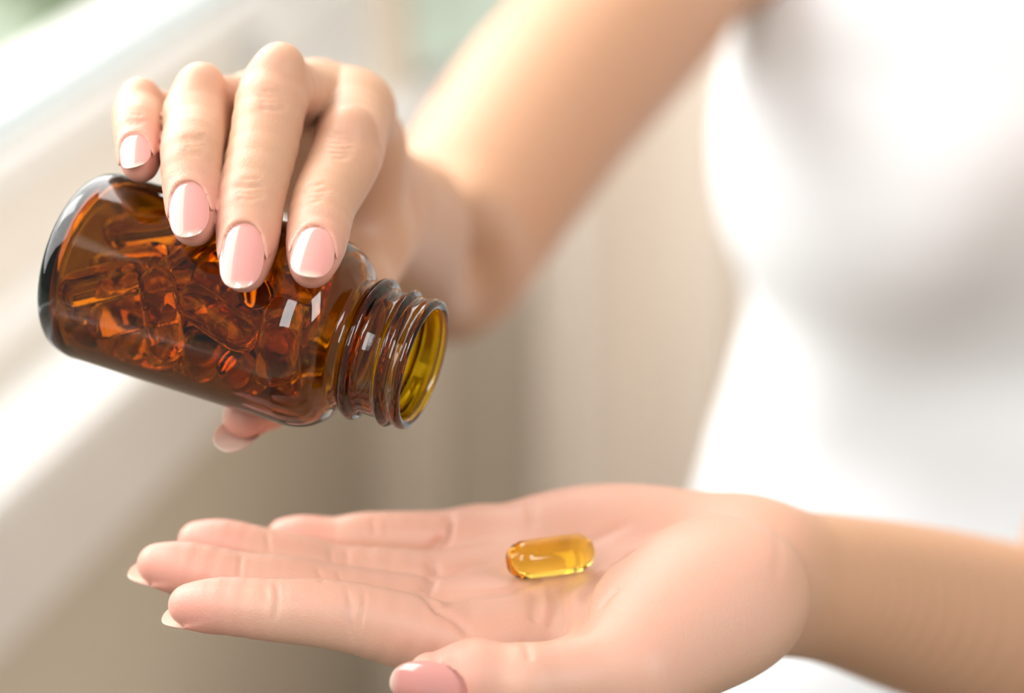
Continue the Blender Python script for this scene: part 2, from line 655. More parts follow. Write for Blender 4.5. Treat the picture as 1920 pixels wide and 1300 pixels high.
def digit(F, J, R, dorsal, kc, nail=None, pulp=0.0, knuckle=0.0, k=1.2, flat=0.94):
    """J: mcp, pip, dip, tip ; R: mcp, mid proximal, pip, mid middle, dip, pulp, tip"""
    M, Pp, D, T = J
    m1, m2 = (M + Pp) / 2, (Pp + D) / 2
    n1 = frame(Pp - M, dorsal)[2]
    n2 = frame(D - Pp, dorsal)[2]
    n3 = frame(T - D, dorsal)[2]
    m1 = m1 - n1 * pulp * 0.7
    m2 = m2 - n2 * pulp * 0.6
    pu = D * 0.38 + T * 0.62 - n3 * pulp * 0.8
    tip = T - n3 * pulp * 0.4
    ch = [(Chain([(M, R[0]), (m1, R[1]), (Pp, R[2]), (m2, R[3]), (D, R[4]), (pu, R[5]), (tip, R[6])], 3), 0)]
    if knuckle:
        ch.append((Ell(Pp + n1 * 0.5 * R[2] + n2 * 0.3 * R[2], frame(D - Pp, dorsal), (R[2] * .75, R[2] * .7, R[2] * (.62 + knuckle))), 3))
    F.digits.append((ch, kc))
    if nail:
        back, hw, hl, lift = nail[:4]
        nd = nail[4] if len(nail) > 4 else dorsal
        a = unit(T - D)
        F3 = frame(a, nd)
        end = T + a * R[6]
        c = end - a * back + F3[2] * (R[6] * 0.55 + R[5] * 0.45 + lift)
        tilt = nail[5] if len(nail) > 5 else 0.10
        a2 = unit(a - F3[2] * tilt)
        nl = Nail(c, a2, nd, hw, hl)
        F.cuts.append(nail_cut(nl))
        return nl


nails = []
# ---------------- open hand (palm up), fingers towards the window
FL = Field()
LD = np.array([0.05, -0.86, 0.50])
L_M = [P(905, 1232, -8), P(885, 1172, 8), P(880, 1108, 24), P(885, 1020, 40)]
L_P = [P(668, 1160, -16), P(622, 1118, 4), P(632, 1078, 24), P(702, 1009, 42)]
L_D = [P(517, 1145, -18), P(452, 1090, 2), P(500, 1041, 22), P(628, 1013, 42)]
L_T = [P(356, 1137, -16), P(296, 1060, 3), P(370, 1016, 23), P(532, 1005, 42)]
W_L = P(1452, 1082, 46)
carp = [P(1370, 1140, 16), P(1385, 1105, 26), P(1385, 1070, 38), P(1365, 1042, 50)]
for i in range(4):
    FL.core.append((Cone(L_M[i] + (carp[i] - L_M[i]) * .05, carp[i], [10.0, 10.2, 9.8, 9.2][i], 14.0), 9))
palm_x = unit(L_M[1] - carp[1])
PF = frame(palm_x, -LD)
# hypothenar, pads below the fingers, heel
FL.core.append((Ell(P(1215, 1010, 44), frame(P(1000, 1000, 44) - P(1300, 1040, 44), -LD), (36, 15, 14.0)), 10))
FL.core.append((Ell(P(985, 1020, 36), PF, (15, 10, 9)), 8))
FL.core.append((Ell(P(965, 1090, 22), PF, (14, 10, 8)), 8))
FL.core.append((Ell(P(945, 1160, 3), PF, (15, 12, 9)), 8))
# wrist and forearm
FA = [(P(1425, 1092, 42), 20.3), (P(1560, 1105, 70), 21.6), (P(1760, 1156, 130), 28.0), (P(2045, 1235, 228), 36.0)]
FL.core.append((Chain(FA), 14))
# thumb with the ball of the thumb
T_C, T_M, T_I, T_T = P(1365, 1120, 4), P(1178, 1262, -28), P(985, 1283, -38), P(808, 1268, -40)
FL.core.append((Ell(P(1265, 1165, -8), frame(T_M - T_C, -LD), (34, 21, 17)), 10))
FL.core.append((Ell(P(1350, 1120, 2), frame(T_M - T_C, -LD), (24, 22, 19)), 10))
TD = np.array([0.10, -0.36, -0.92])
ch = [(Cone(T_C, T_M, 14.5, 11.5), 6), (Cone(T_M, T_I, 11.3, 9.0), 4), (Cone(T_I, T_T * .55 + T_I * .45 - unit(TD) * .8, 9.0, 8.8), 3),
      (Cone(T_T * .55 + T_I * .45 - unit(TD) * .8, T_T, 8.8, 5.6), 3)]
FL.digits.append((ch, 9))
ta = unit(T_T - T_I)
tn = Nail(T_T + ta * 0.6 + frame(ta, TD)[2] * 6.0, ta - unit(TD) * 0.12, TD, 5.7, 9.3, fold=0.25)
FL.cuts.append(nail_cut(tn))
nails.append(('thumb', tn))
for i in range(4):
    r = [(10.4, 9.6, 8.7, 8.2, 7.6, 6.9, 5.3), (10.4, 9.0, 8.3, 7.8, 7.3, 6.9, 5.3),
         (10.0, 8.6, 7.9, 7.4, 6.9, 6.6, 5.1), (9.4, 8.0, 7.1, 6.6, 6.1, 5.8, 4.5)][i]
    hw, hl = [(5.2, 8.0), (5.4, 8.2), (5.1, 7.8), (4.2, 6.8)][i]
    nl = digit(FL, (L_M[i], L_P[i], L_D[i], L_T[i]), r, LD, 7, nail=(5.8, hw * .95, hl, -0.5, LD, 0.08), pulp=0.25 if i == 3 else 0.9)
    nails.append(('finger', nl))

# ---------------- gripping hand (knuckles up), thumb under the bottle
FR = Field()
R_M = [P(664, 208, 42), P(590, 190, 46), P(486, 206, 50), P(385, 236, 56)]
R_P = [P(652, 288, 5), P(516, 172, 4), P(374, 206, 8), P(266, 216, 17)]
R_D = [P(606, 385, -13), P(472, 372, -18), P(360, 290, -12), P(258, 238, 0)]
R_T = [P(585, 499, -30), P(458, 507, -30), P(363, 422, -24), P(263, 309, -10)]
rc = [P(708, 372, 106), P(698, 375, 112), P(682, 385, 116), P(664, 398, 118)]
for i in range(4):
    FR.core.append((Cone(R_M[i], rc[i], [10.2, 10.4, 9.8, 9.0][i], 13.5), 9))
UA = [(P(700, 392, 118), 19.0), (P(742, 415, 185), 24.0), (P(783, 440, 258), 28.0), (P(835, 470, 332), 38.5),
      (P(1010, 215, 400), 43.5), (P(1190, 10, 475), 46.0), (P(1310, -170, 540), 50.0)]
FR.core.append((Chain(UA[:4]), 12))
FR.core.append((Chain(UA[3:]), 2))
RT_C, RT_M, RT_I, RT_T = P(702, 430, 96), P(655, 540, 60), P(548, 692, 38), P(458, 783, 17)
ch = [(Cone(RT_C, RT_M, 14.0, 11.0), 6), (Cone(RT_M, RT_I, 10.8, 8.8), 4),
      (Cone(RT_I, RT_T * .6 + RT_I * .4, 8.8, 8.4), 3), (Cone(RT_T * .6 + RT_I * .4, RT_T, 8.4, 5.6), 3)]
FR.digits.append((ch, 9))
FR.core.append((Cone(P(682, 290, 62), P(684, 430, 78), 9.5, 11), 10))     # web between thumb and first finger
rta = unit(RT_T - RT_I)
RTD = np.array([-0.25, -0.72, 0.25])
rtn = Nail(RT_T + rta * 2.6 + frame(rta, RTD)[2] * 5.9, rta - unit(RTD) * .12, RTD, 5.2, 8.4, fold=0.25)
FR.cuts.append(nail_cut(rtn))
nails.append(('thumb', rtn))
RDS = [np.array([0.10, 0.32, -1.0]), np.array([-0.02, 0.30, -1.0]), np.array([-0.10, 0.42, -1.0]), np.array([-0.22, 0.60, -1.0])]
for i in range(4):
    r = [(10.4, 9.7, 9.2, 8.7, 8.1, 7.3, 5.3), (10.4, 9.6, 9.2, 8.7, 8.2, 7.4, 5.3),
         (10.0, 9.2, 8.7, 8.2, 7.7, 7.1, 5.2), (9.2, 7.8, 7.0, 6.6, 6.1, 5.7, 4.4)][i]
    hw, hl = [(5.2, 8.3), (5.3, 9.0), (5.0, 7.8), (4.1, 5.6)][i]
    nl = digit(FR, (R_M[i], R_P[i], R_D[i], R_T[i]), r, RDS[i], 6, nail=([3.9, 5.5, 5.7, 4.3][i], hw, hl, 0.5), pulp=0.4, knuckle=0.03)
    nails.append(('finger', nl))
FR.cuts.append(bottle_cut)

# ---------------- trunk under the shirt joins both arms
FT = Field()
SH_R, SH_L = P(1310, -170, 540), np.array([405.0, 200.0, 1010.0])
EL_L = FA[-1][0]
FT.core.append((Cone(SH_R, np.array([265.0, 235.0, 1050.0]), 50, 55), 30))
FT.core.append((Cone(SH_L, np.array([265.0, 235.0, 1050.0]), 50, 55), 30))
FT.core.append((Cone(np.array([265.0, 190.0, 1075.0]), np.array([262.0, -140.0, 1250.0]), 88, 92, (0, .47, .88), .75), 40))
FT.core.append((Cone(np.array([268.0, 250.0, 1045.0]), np.array([272.0, 370.0, 985.0]), 58, 52), 30))
LUA = [(EL_L, 36.0), (EL_L * .5 + SH_L * .5, 43.0), (SH_L, 50.0)]
FL.core.append((Chain(LUA), 10))


class Whole:
    def __call__(s, p, C=None, R=0):
        return smin(np.minimum(FR(p, C, R), FL(p, C, R)), FT(p, C, R), 22)


# ---------------- creases: lines over the skin, pressed in along the normal
def crease_set(field, lines, start=330.0):
    rows = []
    for pts, depth, sig in lines:
        pts = np.asarray(pts, float)
        seg = []
        for a, b in zip(pts[:-1], pts[1:]):
            m = max(2, int(np.linalg.norm(b - a) / 5))
            seg.append(a + (b - a) * np.linspace(0, 1, m, endpoint=False)[:, None])
        seg.append(pts[-1:])
        sp = np.concatenate(seg)
        if len(sp) > 6:                                    # soften corners
            for _ in range(3):
                sp[1:-1] = (sp[:-2] + 2 * sp[1:-1] + sp[2:]) / 4
        rows.append(sp)
    allh = hit(field, np.concatenate(rows), start, 110)
    alld = np.abs(field(allh.astype(np.float32)))
    out, k = [], 0
    for sp, (pts, depth, sig) in zip(rows, lines):
        h3, dd = allh[k:k + len(sp)], alld[k:k + len(sp)]
        k += len(sp)
        h3 = h3[dd < 1.5]
        fade = np.ones(len(h3))
        e = max(2, len(h3) // 4)
        fade[:e] = np.linspace(0.25, 1, len(fade[:e]))
        fade[-e:] = np.minimum(fade[-e:], np.linspace(1, 0.25, len(fade[-e:])))
        out.append((h3, depth, sig, fade))
    return out


def press(V, G, creases):
    disp = np.zeros(len(V))
    for h3, depth, sig, fade in creases:
        if len(h3) == 0:
            continue
        lo, hi = h3.min(0) - 4 * sig, h3.max(0) + 4 * sig
        m = np.where(((V > lo) & (V < hi)).all(1))[0]
        if len(m) == 0:
            continue
        best = np.full(len(m), 1e9)
        fa = np.zeros(len(m))
        for q, f_ in zip(h3, fade):
            d2 = ((V[m] - q) ** 2).sum(1)
            b = d2 < best
            best[b] = d2[b]
            fa[b] = f_
        disp[m] += depth * fa * (np.exp(-best / (2 * sig * sig)) - 0.12 * np.exp(-best / (2 * (2.4 * sig) ** 2)))
    return V - G * disp[:, None], disp


L_LINES = [
    # end and middle joints of the open fingers
    ([(517, 1090), (522, 1120), (514, 1165)], 0.54, 0.50), ([(496, 1100), (500, 1130)], 0.19, 0.45), ([(532, 1095), (536, 1130)], 0.19, 0.45),
    ([(648, 1098), (656, 1130), (652, 1160), (668, 1205)], 0.51, 0.50), ([(678, 1098), (684, 1122), (672, 1190)], 0.45, 0.50),
    ([(664, 1130), (662, 1180)], 0.29, 0.50),
    ([(452, 1040), (447, 1085)], 0.54, 0.50), ([(592, 1064), (606, 1094)], 0.51, 0.50), ([(630, 1068), (642, 1094)], 0.45, 0.50),
    ([(500, 1000), (503, 1035)], 0.51, 0.50), ([(616, 1028), (622, 1058)], 0.51, 0.50), ([(648, 1030), (652, 1062)], 0.45, 0.50),
    ([(628, 986), (627, 1018)], .25, .5), ([(698, 974), (702, 1006)], 0.51, 0.50), ([(722, 972), (726, 1010)], 0.29, 0.50),
    # roots of the fingers
    ([(842, 966), (836, 1005), (808, 1034)], 1.9, 1.2), ([(806, 1046), (812, 1085), (796, 1112)], 1.9, 1.2),
    ([(790, 1112), (815, 1135), (830, 1148)], 1.3, 1.0), ([(808, 1138), (850, 1158), (884, 1192)], 1.2, 1.0),
    # palm
    ([(826, 1144), (866, 1120), (950, 1110), (1000, 1092), (1060, 1055)], 1.0, 1.0),
    ([(985, 932), (998, 960), (1000, 990)], .6, 1.0), ([(835, 1085), (880, 1062), (925, 1060)], .5, 1.2),
    ([(1006, 1108), (1000, 1140), (1002, 1168)], 1.2, 1.2), ([(1036, 1098), (1040, 1140), (1030, 1185)], 1.0, 1.1),
    ([(1060, 1088), (1052, 1130), (1058, 1182)], 1.1, 1.1),
    ([(1094, 1182), (1090, 1150), (1100, 1105), (1130, 1070), (1190, 1030)], 2.6, 1.7),
    ([(1122, 1148), (1140, 1120), (1165, 1100)], .5, .9),
    ([(1180, 980), (1120, 1010), (1080, 1035)], .5, 1.3),
    ([(984, 1204), (990, 1222), (992, 1240)], .7, .8), ([(1455, 985), (1462, 1040), (1452, 1100)], .2, 1.4),
]
R_LINES = []
for cx, cy, w, n, sl in ((365, 272, 30, 5, -.1), (470, 352, 34, 5, -.06), (590, 362, 28, 4, -.12), (512, 188, 36, 5, -.05), (640, 272, 34, 6, .0), (255, 222, 18, 3, .1)):
    rnd_ = random.Random(cx)
    for j in range(n):
        yy = cy + (j - (n - 1) / 2) * 9
        ww = w * (1 - 0.12 * abs(j - (n - 1) / 2)) * rnd_.uniform(.7, 1.05)
        yy += rnd_.uniform(-2.5, 2.5)
        bow = 5 if j % 2 else 3
        R_LINES.append(([(cx - ww, yy - sl * ww), (cx + rnd_.uniform(-8, 8), yy + bow), (cx + ww, yy + sl * ww + rnd_.uniform(-3, 3))], .30 if n < 6 else .42, .5))


def build_skin(field, lo, hi, h, lines):
    V, F = surface_nets(field, lo, hi, h)
    if lines:
        V, _ = press(V, mesh_normals(V, F), crease_set(field, lines))
    return V, F


lo_l, hi_l = np.array([-185., -185., 440.]), np.array([192., -30., 770.])
lo_r, hi_r = np.array([-108., -40., 455.]), np.array([-6., 85., 668.])
VL, FcL = build_skin(FL, lo_l, hi_l, 0.62, L_LINES)
VR, FcR = build_skin(FR, lo_r, hi_r, 0.60, R_LINES)
VB, FcB = surface_nets(Whole(), (-110, -190, 560), (470, 400, 1340), 4.0, project=2)
VB, _ = press(VB, mesh_normals(VB, FcB), crease_set(Whole(), [([(815, 296), (862, 335), (903, 420), (924, 500), (924, 570)], 14.0, 9.0)], 680.0))
CUT_L, CUT_R = 188.0, 662.0          # the fine skin ends here and is stitched to the broad skin of the arms


def keep_faces(V, F, mask):
    F = F[mask[F].all(1)]
    u = np.unique(F)
    r = np.full(len(V), -1)
    r[u] = np.arange(len(u))
    return V[u], r[F]


VL, FcL = keep_faces(VL, FcL, VL[:, 0] < CUT_L)
VR, FcR = keep_faces(VR, FcR, VR[:, 2] < CUT_R)
is_l = (VB[:, 0] < CUT_L + 2) & (VB[:, 1] < -30) & (VB[:, 2] < 800)
is_r = (VB[:, 2] < CUT_R + 2) & (VB[:, 0] < 40)
VB, FcB = keep_faces(VB, FcB, ~(is_l | is_r))


def border(F):
    e = np.concatenate([F[:, [0, 1]], F[:, [1, 2]], F[:, [2, 3]], F[:, [3, 0]]])
    k = np.sort(e, 1)
    _, inv, cnt = np.unique(k, axis=0, return_inverse=True, return_counts=True)
    return np.unique(e[cnt[inv.ravel()] == 1])


def stitch(V, ia, ib, axis):
    """triangle band between two rings of vertices, matched by angle about their common axis"""
    c = V[ib].mean(0)
    u, v = [k for k in range(3) if k != axis]
    ang = lambda i: np.arctan2(V[i, v] - c[v], V[i, u] - c[u])
    ia = ia[np.argsort(ang(ia))]
    ib = ib[np.argsort(ang(ib))]
    A, Bq = list(ang(ia)), list(ang(ib))
    tris = []
    i = j = 0
    na, nb = len(ia), len(ib)
    while i < na or j < nb:
        an = A[i + 1] if i + 1 < na else (A[0] + 2 * math.pi if i < na else 1e9)
        bn = Bq[j + 1] if j + 1 < nb else (Bq[0] + 2 * math.pi if j < nb else 1e9)
        if an <= bn:
            tris.append((ia[i % na], ia[(i + 1) % na], ib[j % nb]))
            i += 1
        else:
            tris.append((ia[i % na], ib[(j + 1) % nb], ib[j % nb]))
            j += 1
    return np.array(tris)


VS = np.concatenate([VL, VR, VB])
oR, oB = len(VL), len(VL) + len(VR)
bB = border(FcB) + oB
ringL = bB[(VS[bB, 0] < CUT_L + 14) & (VS[bB, 2] < 820) & (VS[bB, 1] < -30)]
ringR = bB[(VS[bB, 2] < CUT_R + 14) & (VS[bB, 0] < 40)]
bL = border(FcL); bL = bL[VL[bL, 0] > CUT_L - 4]
bR = border(FcR) + oR; bR = bR[VS[bR, 2] > CUT_R - 4]
VS[bL, 0] = CUT_L; VS[ringL, 0] = CUT_L + 6
VS[bR, 2] = CUT_R; VS[ringR, 2] = CUT_R + 6
for _ in range(4):                                       # back onto the skin after trimming the rings
    for ring in (bL, ringL, bR, ringR):
        q_ = VS[ring].astype(np.float32)
        VS[ring] = q_ - gradient(Whole(), q_, 0.5) * Whole()(q_)[:, None] * 0.8
TRI = np.concatenate([stitch(VS, bL, ringL, 0), stitch(VS, bR, ringR, 2)])


# where the skin is naturally pinker: finger ends, pads, knuckles, palm
def near(V, c, r):
    return np.exp(-((V - c) ** 2).sum(1) / (2 * r * r))


GLn = mesh_normals(VL, FcL)
palmar = np.clip(-(GLn @ unit(LD)), 0, 1)
bl = np.zeros(len(VL))
for q in L_T + [T_T]:
    bl = np.maximum(bl, near(VL, q, 13))
for q in L_M:
    bl = np.maximum(bl, 0.55 * near(VL, q, 14))
pm = np.clip(1 - (VL[:, 0] - W_L[0] + 10) / 26, 0, 1)
bl = np.maximum(bl, 0.38 * palmar * pm)
br = np.zeros(len(VR))
for q in R_T + [RT_T]:
    br = np.maximum(br, near(VR, q, 9))
for q in R_P:
    br = np.maximum(br, 0.35 * near(VR, q, 9))
pal = np.concatenate([pm, np.full(len(VR), .25), np.zeros(len(VB))])
blush = np.concatenate([bl, br, np.zeros(len(VB))])
QUADS = np.concatenate([FcL, FcR + oR, FcB + oB])

# skin
skin, nt, b = new_mat('skin')
at = nt.nodes.new('ShaderNodeAttribute'); at.attribute_name = 'blush'
at2 = nt.nodes.new('ShaderNodeAttribute'); at2.attribute_name = 'palm'
tc = nt.nodes.new('ShaderNodeTexCoord')
nz = nt.nodes.new('ShaderNodeTexNoise'); nz.inputs['Scale'].default_value = 90; nz.inputs['Detail'].default_value = 4
nt.links.new(tc.outputs['Object'], nz.inputs['Vector'])
m0 = nt.nodes.new('ShaderNodeMix'); m0.data_type = 'RGBA'
m0.inputs[6].default_value = (0.51, 0.285, 0.170, 1); m0.inputs[7].default_value = (0.565, 0.345, 0.245, 1)
nt.links.new(at2.outputs['Fac'], m0.inputs[0])
m1 = nt.nodes.new('ShaderNodeMix'); m1.data_type = 'RGBA'
m1.inputs[7].default_value = (0.63, 0.285, 0.22, 1)
mul = nt.nodes.new('ShaderNodeMath'); mul.operation = 'MULTIPLY_ADD'
nt.links.new(nz.outputs['Fac'], mul.inputs[0]); mul.inputs[1].default_value = 0.35; mul.inputs[2].default_value = -0.17
add = nt.nodes.new('ShaderNodeMath'); add.operation = 'ADD'; add.use_clamp = True
nt.links.new(mul.outputs[0], add.inputs[0]); nt.links.new(at.outputs['Fac'], add.inputs[1])
nt.links.new(add.outputs[0], m1.inputs[0]); nt.links.new(m0.outputs[2], m1.inputs[6])
nt.links.new(m1.outputs[2], b.inputs['Base Color'])
b.inputs['Roughness'].default_value = 0.47
b.inputs['Specular IOR Level'].default_value = 0.42
b.inputs['Subsurface Weight'].default_value = 0.35
b.inputs['Subsurface Radius'].default_value = (1.0, 0.38, 0.2)
b.inputs['Subsurface Scale'].default_value = 0.0028
vo = nt.nodes.new('ShaderNodeTexVoronoi'); vo.inputs['Scale'].default_value = 1500
n2 = nt.nodes.new('ShaderNodeTexNoise'); n2.inputs['Scale'].default_value = 700; n2.inputs['Detail'].default_value = 3
nt.links.new(tc.outputs['Object'], vo.inputs['Vector']); nt.links.new(tc.outputs['Object'], n2.inputs['Vector'])
ad = nt.nodes.new('ShaderNodeMath'); ad.operation = 'ADD'
nt.links.new(vo.outputs['Distance'], ad.inputs[0]); nt.links.new(n2.outputs['Fac'], ad.inputs[1])
bp = nt.nodes.new('ShaderNodeBump'); bp.inputs['Strength'].default_value = 0.16; bp.inputs['Distance'].default_value = 0.0003
nt.links.new(ad.outputs[0], bp.inputs['Height']); nt.links.new(bp.outputs[0], b.inputs['Normal'])

nail_mat, nt, b = new_mat('nail_polish')
at = nt.nodes.new('ShaderNodeAttribute'); at.attribute_name = 'along'
rp = nt.nodes.new('ShaderNodeValToRGB')
e = rp.color_ramp.elements
e[0].position, e[0].color = 0.0, (0.68, 0.32, 0.28, 1)
e[1].position, e[1].color = 1.0, (0.82, 0.66, 0.54, 1)
for ps, cl in ((0.15, (0.66, 0.29, 0.255, 1)), (0.88, (0.66, 0.295, 0.26, 1)), (0.95, (0.72, 0.43, 0.36, 1))):
    k = rp.color_ramp.elements.new(ps); k.color = cl
nt.links.new(at.outputs['Fac'], rp.inputs[0]); nt.links.new(rp.outputs[0], b.inputs['Base Color'])
b.inputs['Roughness'].default_value = 0.12
b.inputs['Coat Weight'].default_value = 0.5
b.inputs['Coat Roughness'].default_value = 0.04
b.inputs['Subsurface Weight'].default_value = 0.15
b.inputs['Subsurface Scale'].default_value = 0.002

person = empty('person', W((262, -140, 1250)))
tag(person, 'person in a white sleeveless top tipping a brown bottle over an open palm', 'person')
body = mesh_obj('body', to_world(VS), QUADS, skin, person, tris=TRI)
body['label'] = 'bare arms and hands, one open palm and one gripping'
for nm, arr in (('blush', blush), ('palm', pal)):
    a_ = body.data.attributes.new(nm, 'FLOAT', 'POINT')
    a_.data.foreach_set('value', arr.astype(np.float32))
for kind, nl in nails:
    v, f, al = nl.mesh()
    o = mesh_obj('thumbnail' if kind == 'thumb' else 'fingernail', to_world(v), f, nail_mat, body)
    a_ = o.data.attributes.new('along', 'FLOAT', 'POINT')
    al[len(al) // 2:] = np.maximum(al[len(al) // 2:], 0.99)          # bare underside of the nail
    a_.data.foreach_set('value', al.astype(np.float32))
    o['label'] = 'glossy pale pink nail'
# ------------------------------------------------------------------ white sleeveless shirt
m_shirt, nt, b = new_mat('white_cotton')
b.inputs['Base Color'].default_value = (0.91, 0.93, 0.955, 1)
b.inputs['Roughness'].default_value = 0.85
b.inputs['Sheen Weight'].default_value = 0.1
tc = nt.nodes.new('ShaderNodeTexCoord')
wv = nt.nodes.new('ShaderNodeTexNoise'); wv.inputs['Scale'].default_value = 1400
nt.links.new(tc.outputs['Object'], wv.inputs['Vector'])
bp = nt.nodes.new('ShaderNodeBump'); bp.inputs['Strength'].default_value = 0.15; bp.inputs['Distance'].default_value = 0.0004
nt.links.new(wv.outputs['Fac'], bp.inputs['Height']); nt.links.new(bp.outputs[0], b.inputs['Normal'])

# rows: image height of the side edge, image x of that edge, depth, half width, half thickness
ROWS = [(-330, 1700, 500, 66, 62), (-270, 1600, 515, 92, 72), (-200, 1500, 530, 120, 84), (-120, 1420, 545, 138, 92),
        (-40, 1392, 560, 146, 98), (50, 1385, 578, 148, 104), (110, 1362, 590, 152, 110), (180, 1346, 604, 156, 116),
        (260, 1338, 618, 158, 118), (350, 1340, 634, 156, 116), (430, 1356, 648, 150, 110), (500, 1389, 660, 142, 104),
        (560, 1406, 670, 137, 100), (620, 1402, 681, 138, 100), (690, 1383, 694, 142, 103), (770, 1364, 708, 150, 108),
        (850, 1338, 722, 160, 114), (950, 1308, 738, 170, 120), (1080, 1262, 760, 182, 126), (1300, 1240, 800, 192, 130), (1600, 1236, 850, 196, 132)]
E2 = np.array([0.0, math.sin(PITCH), math.cos(PITCH)])
ys = np.array([r_[0] for r_ in ROWS], float)
fine = np.linspace(ys[0], ys[-1], 130)


def cub(col_):
    v = np.array([r_[col_] for r_ in ROWS], float)
    w = np.interp(fine, ys, v)
    for _ in range(3):
        w[1:-1] = (w[:-2] + 2 * w[1:-1] + w[2:]) / 4
    return w


edge, dep, hw, ht = cub(1), cub(2), cub(3), cub(4)
NT = 160
SV = []
for i, yy in enumerate(fine):
    L = P(edge[i], yy, dep[i])
    c = L + np.array([hw[i], 0, 0])
    for j in range(NT):
        th = 2 * math.pi * j / NT
        cx, sx = math.cos(th), math.sin(th)
        sgn = lambda q: (1 if q >= 0 else -1)
        p_ = c + np.array([hw[i] * sgn(cx) * abs(cx) ** 0.78, 0, 0]) + E2 * ht[i] * sx
        front = max(-sx, 0) ** 2 * (3 - 2 * max(-sx, 0))
        # bust and soft folds below it
        for bx in (-62, 66):
            g = math.exp(-(((p_[0] - c[0] - bx) / 52) ** 2) - (((yy - 330) / 190.0) ** 2))
            p_ = p_ - E2 * 12 * g * front
        wv_ = math.sin((yy * 0.016) + cx * 2.6 + 0.5) * math.sin(yy * 0.007 - cx * 5) * (0.3 + 0.7 * min(max((yy - 380) / 300, 0), 1))
        rad = unit(p_ - c)
        p_ = p_ + rad * wv_ * 3.2 * (0.25 + 0.75 * front)
        SV.append(p_)
SV = np.array(SV)
SF = np.array([(i * NT + j, i * NT + (j + 1) % NT, (i + 1) * NT + (j + 1) % NT, (i + 1) * NT + j) for i in range(len(fine) - 1) for j in range(NT)])
shirt = mesh_obj('shirt', to_world(SV), SF, m_shirt, person)
shirt['label'] = 'plain white sleeveless cotton top'

# ------------------------------------------------------------------ amber glass bottle
BX = unit(np.cross(np.array([0, 1.0, 0]), BOT_AX))
BY = np.cross(BOT_AX, BX)


def bl2c(v):
    """bottle-local (across, up, along) -> camera mm"""
    v = np.asarray(v, float)
    return BOT_B + v[..., 0:1] * BX + v[..., 1:2] * BY + v[..., 2:3] * BOT_AX


def dense(pts, step=0.7):
    pts = np.asarray(pts, float)
    # Catmull-Rom through the profile points
    out = []
    n = len(pts)
    for i in range(n - 1):
        p0, p1, p2, p3 = pts[max(i - 1, 0)], pts[i], pts[i + 1], pts[min(i + 2, n - 1)]
        L = np.linalg.norm(p2 - p1)
        m = 1 if L > 20 else max(2, int(L / step))
        if L > 20:
            out.append(p1)
            continue
        for k in range(m):
            t = k / m
            tt = (p2 - p0) * 0.5 if np.linalg.norm(p1 - p0) < 15 else (p2 - p1)
            t2 = (p3 - p1) * 0.5 if np.linalg.norm(p3 - p2) < 15 else (p2 - p1)
            h00, h10, h01, h11 = 2 * t ** 3 - 3 * t * t + 1, t ** 3 - 2 * t * t + t, -2 * t ** 3 + 3 * t * t, t ** 3 - t * t
            out.append(h00 * p1 + h10 * tt + h01 * p2 + h11 * t2)
    out.append(pts[-1])
    return np.array(out)


K = BOT_L / 92.3
OUT = [(0.02, 1.6), (9, 1.4), (15, 0.9), (18.5, 0.2), (20.5, 0.0), (22.6, 0.7), (24.2, 2.4), (25, 5.6), (25, 8), (25, 62), (24.9, 64), (24.3, 66.8), (23.0, 69.4),
       (21.0, 71.5), (18.6, 72.8), (17.0, 73.8), (16.4, 75.0), (16.4, 76.0), (17.6, 76.7), (18.5, 77.9), (18.3, 79.1), (16.9, 79.9), (16.3, 80.8),
       (16.2, 82.5), (16.2, 85.0), (16.2, 87.5), (16.3, 89.0), (16.8, 90.0), (17.0, 91.0), (16.7, 91.9), (15.8, 92.3)]
INN = [(14.9, 92.0), (14.2, 91.0), (13.9, 88), (13.6, 80), (13.6, 76), (14.3, 73.6), (16.6, 71.6), (19.2, 70.2), (21.2, 68.2), (22.0, 65.4), (22.2, 62), (22.2, 9), (22.0, 6.8), (21.0, 4.6),
       (18.6, 3.6), (12, 3.9), (6, 4.2), (0.02, 4.4)]
prof = np.concatenate([dense(OUT, 0.4), dense(INN)])
n_out = len(dense(OUT, 0.4))
NA = 200
th = 2 * math.pi * np.arange(NA) / NA
BV = []
for i, (r_, s_) in enumerate(prof):
    rr = np.full(NA, r_)
    if i < n_out and 81.0 < s_ < 90.0:                    # screw thread: starts below the neck and rises one turn around the back
        for lap in (0, 1):
            t = th / (2 * math.pi) + lap
            cen = 83.8 + 3.3 * t
            fade = np.clip(t / 0.06, 0, 1) * np.clip((1.2 - t) / 0.12, 0, 1)
            rr = np.maximum(rr, r_ + 1.5 * fade * np.exp(-((s_ - cen) / 0.85) ** 2))
    BV.append(np.stack([rr * np.cos(4.6 - th), rr * np.sin(4.6 - th), np.full(NA, s_ * K)], 1))
BV = bl2c(np.concatenate(BV))
n = len(prof)
BF = [(i * NA + j, i * NA + (j + 1) % NA, (i + 1) * NA + (j + 1) % NA, (i + 1) * NA + j) for i in range(n - 1) for j in range(NA)]
m_amber, nt, b = new_mat('amber_glass')
nt.nodes.remove(b)
g = nt.nodes.new('ShaderNodeBsdfGlass'); g.inputs['IOR'].default_value = 1.5; g.inputs['Roughness'].default_value = 0.0
g.inputs['Color'].default_value = (1, 1, 1, 1)
va = nt.nodes.new('ShaderNodeVolumeAbsorption')
va.inputs['Color'].default_value = (0.862, 0.765, 0.0, 1)
va.inputs['Density'].default_value = 1950
nt.links.new(g.outputs[0], nt.nodes['Material Output'].inputs['Surface'])
nt.links.new(va.outputs[0], nt.nodes['Material Output'].inputs['Volume'])
bottle = mesh_obj('pill_bottle', to_world(BV), np.array(BF), m_amber)
bm = bmesh.new(); bm.from_mesh(bottle.data)
bmesh.ops.remove_doubles(bm, verts=bm.verts, dist=2.0e-5)
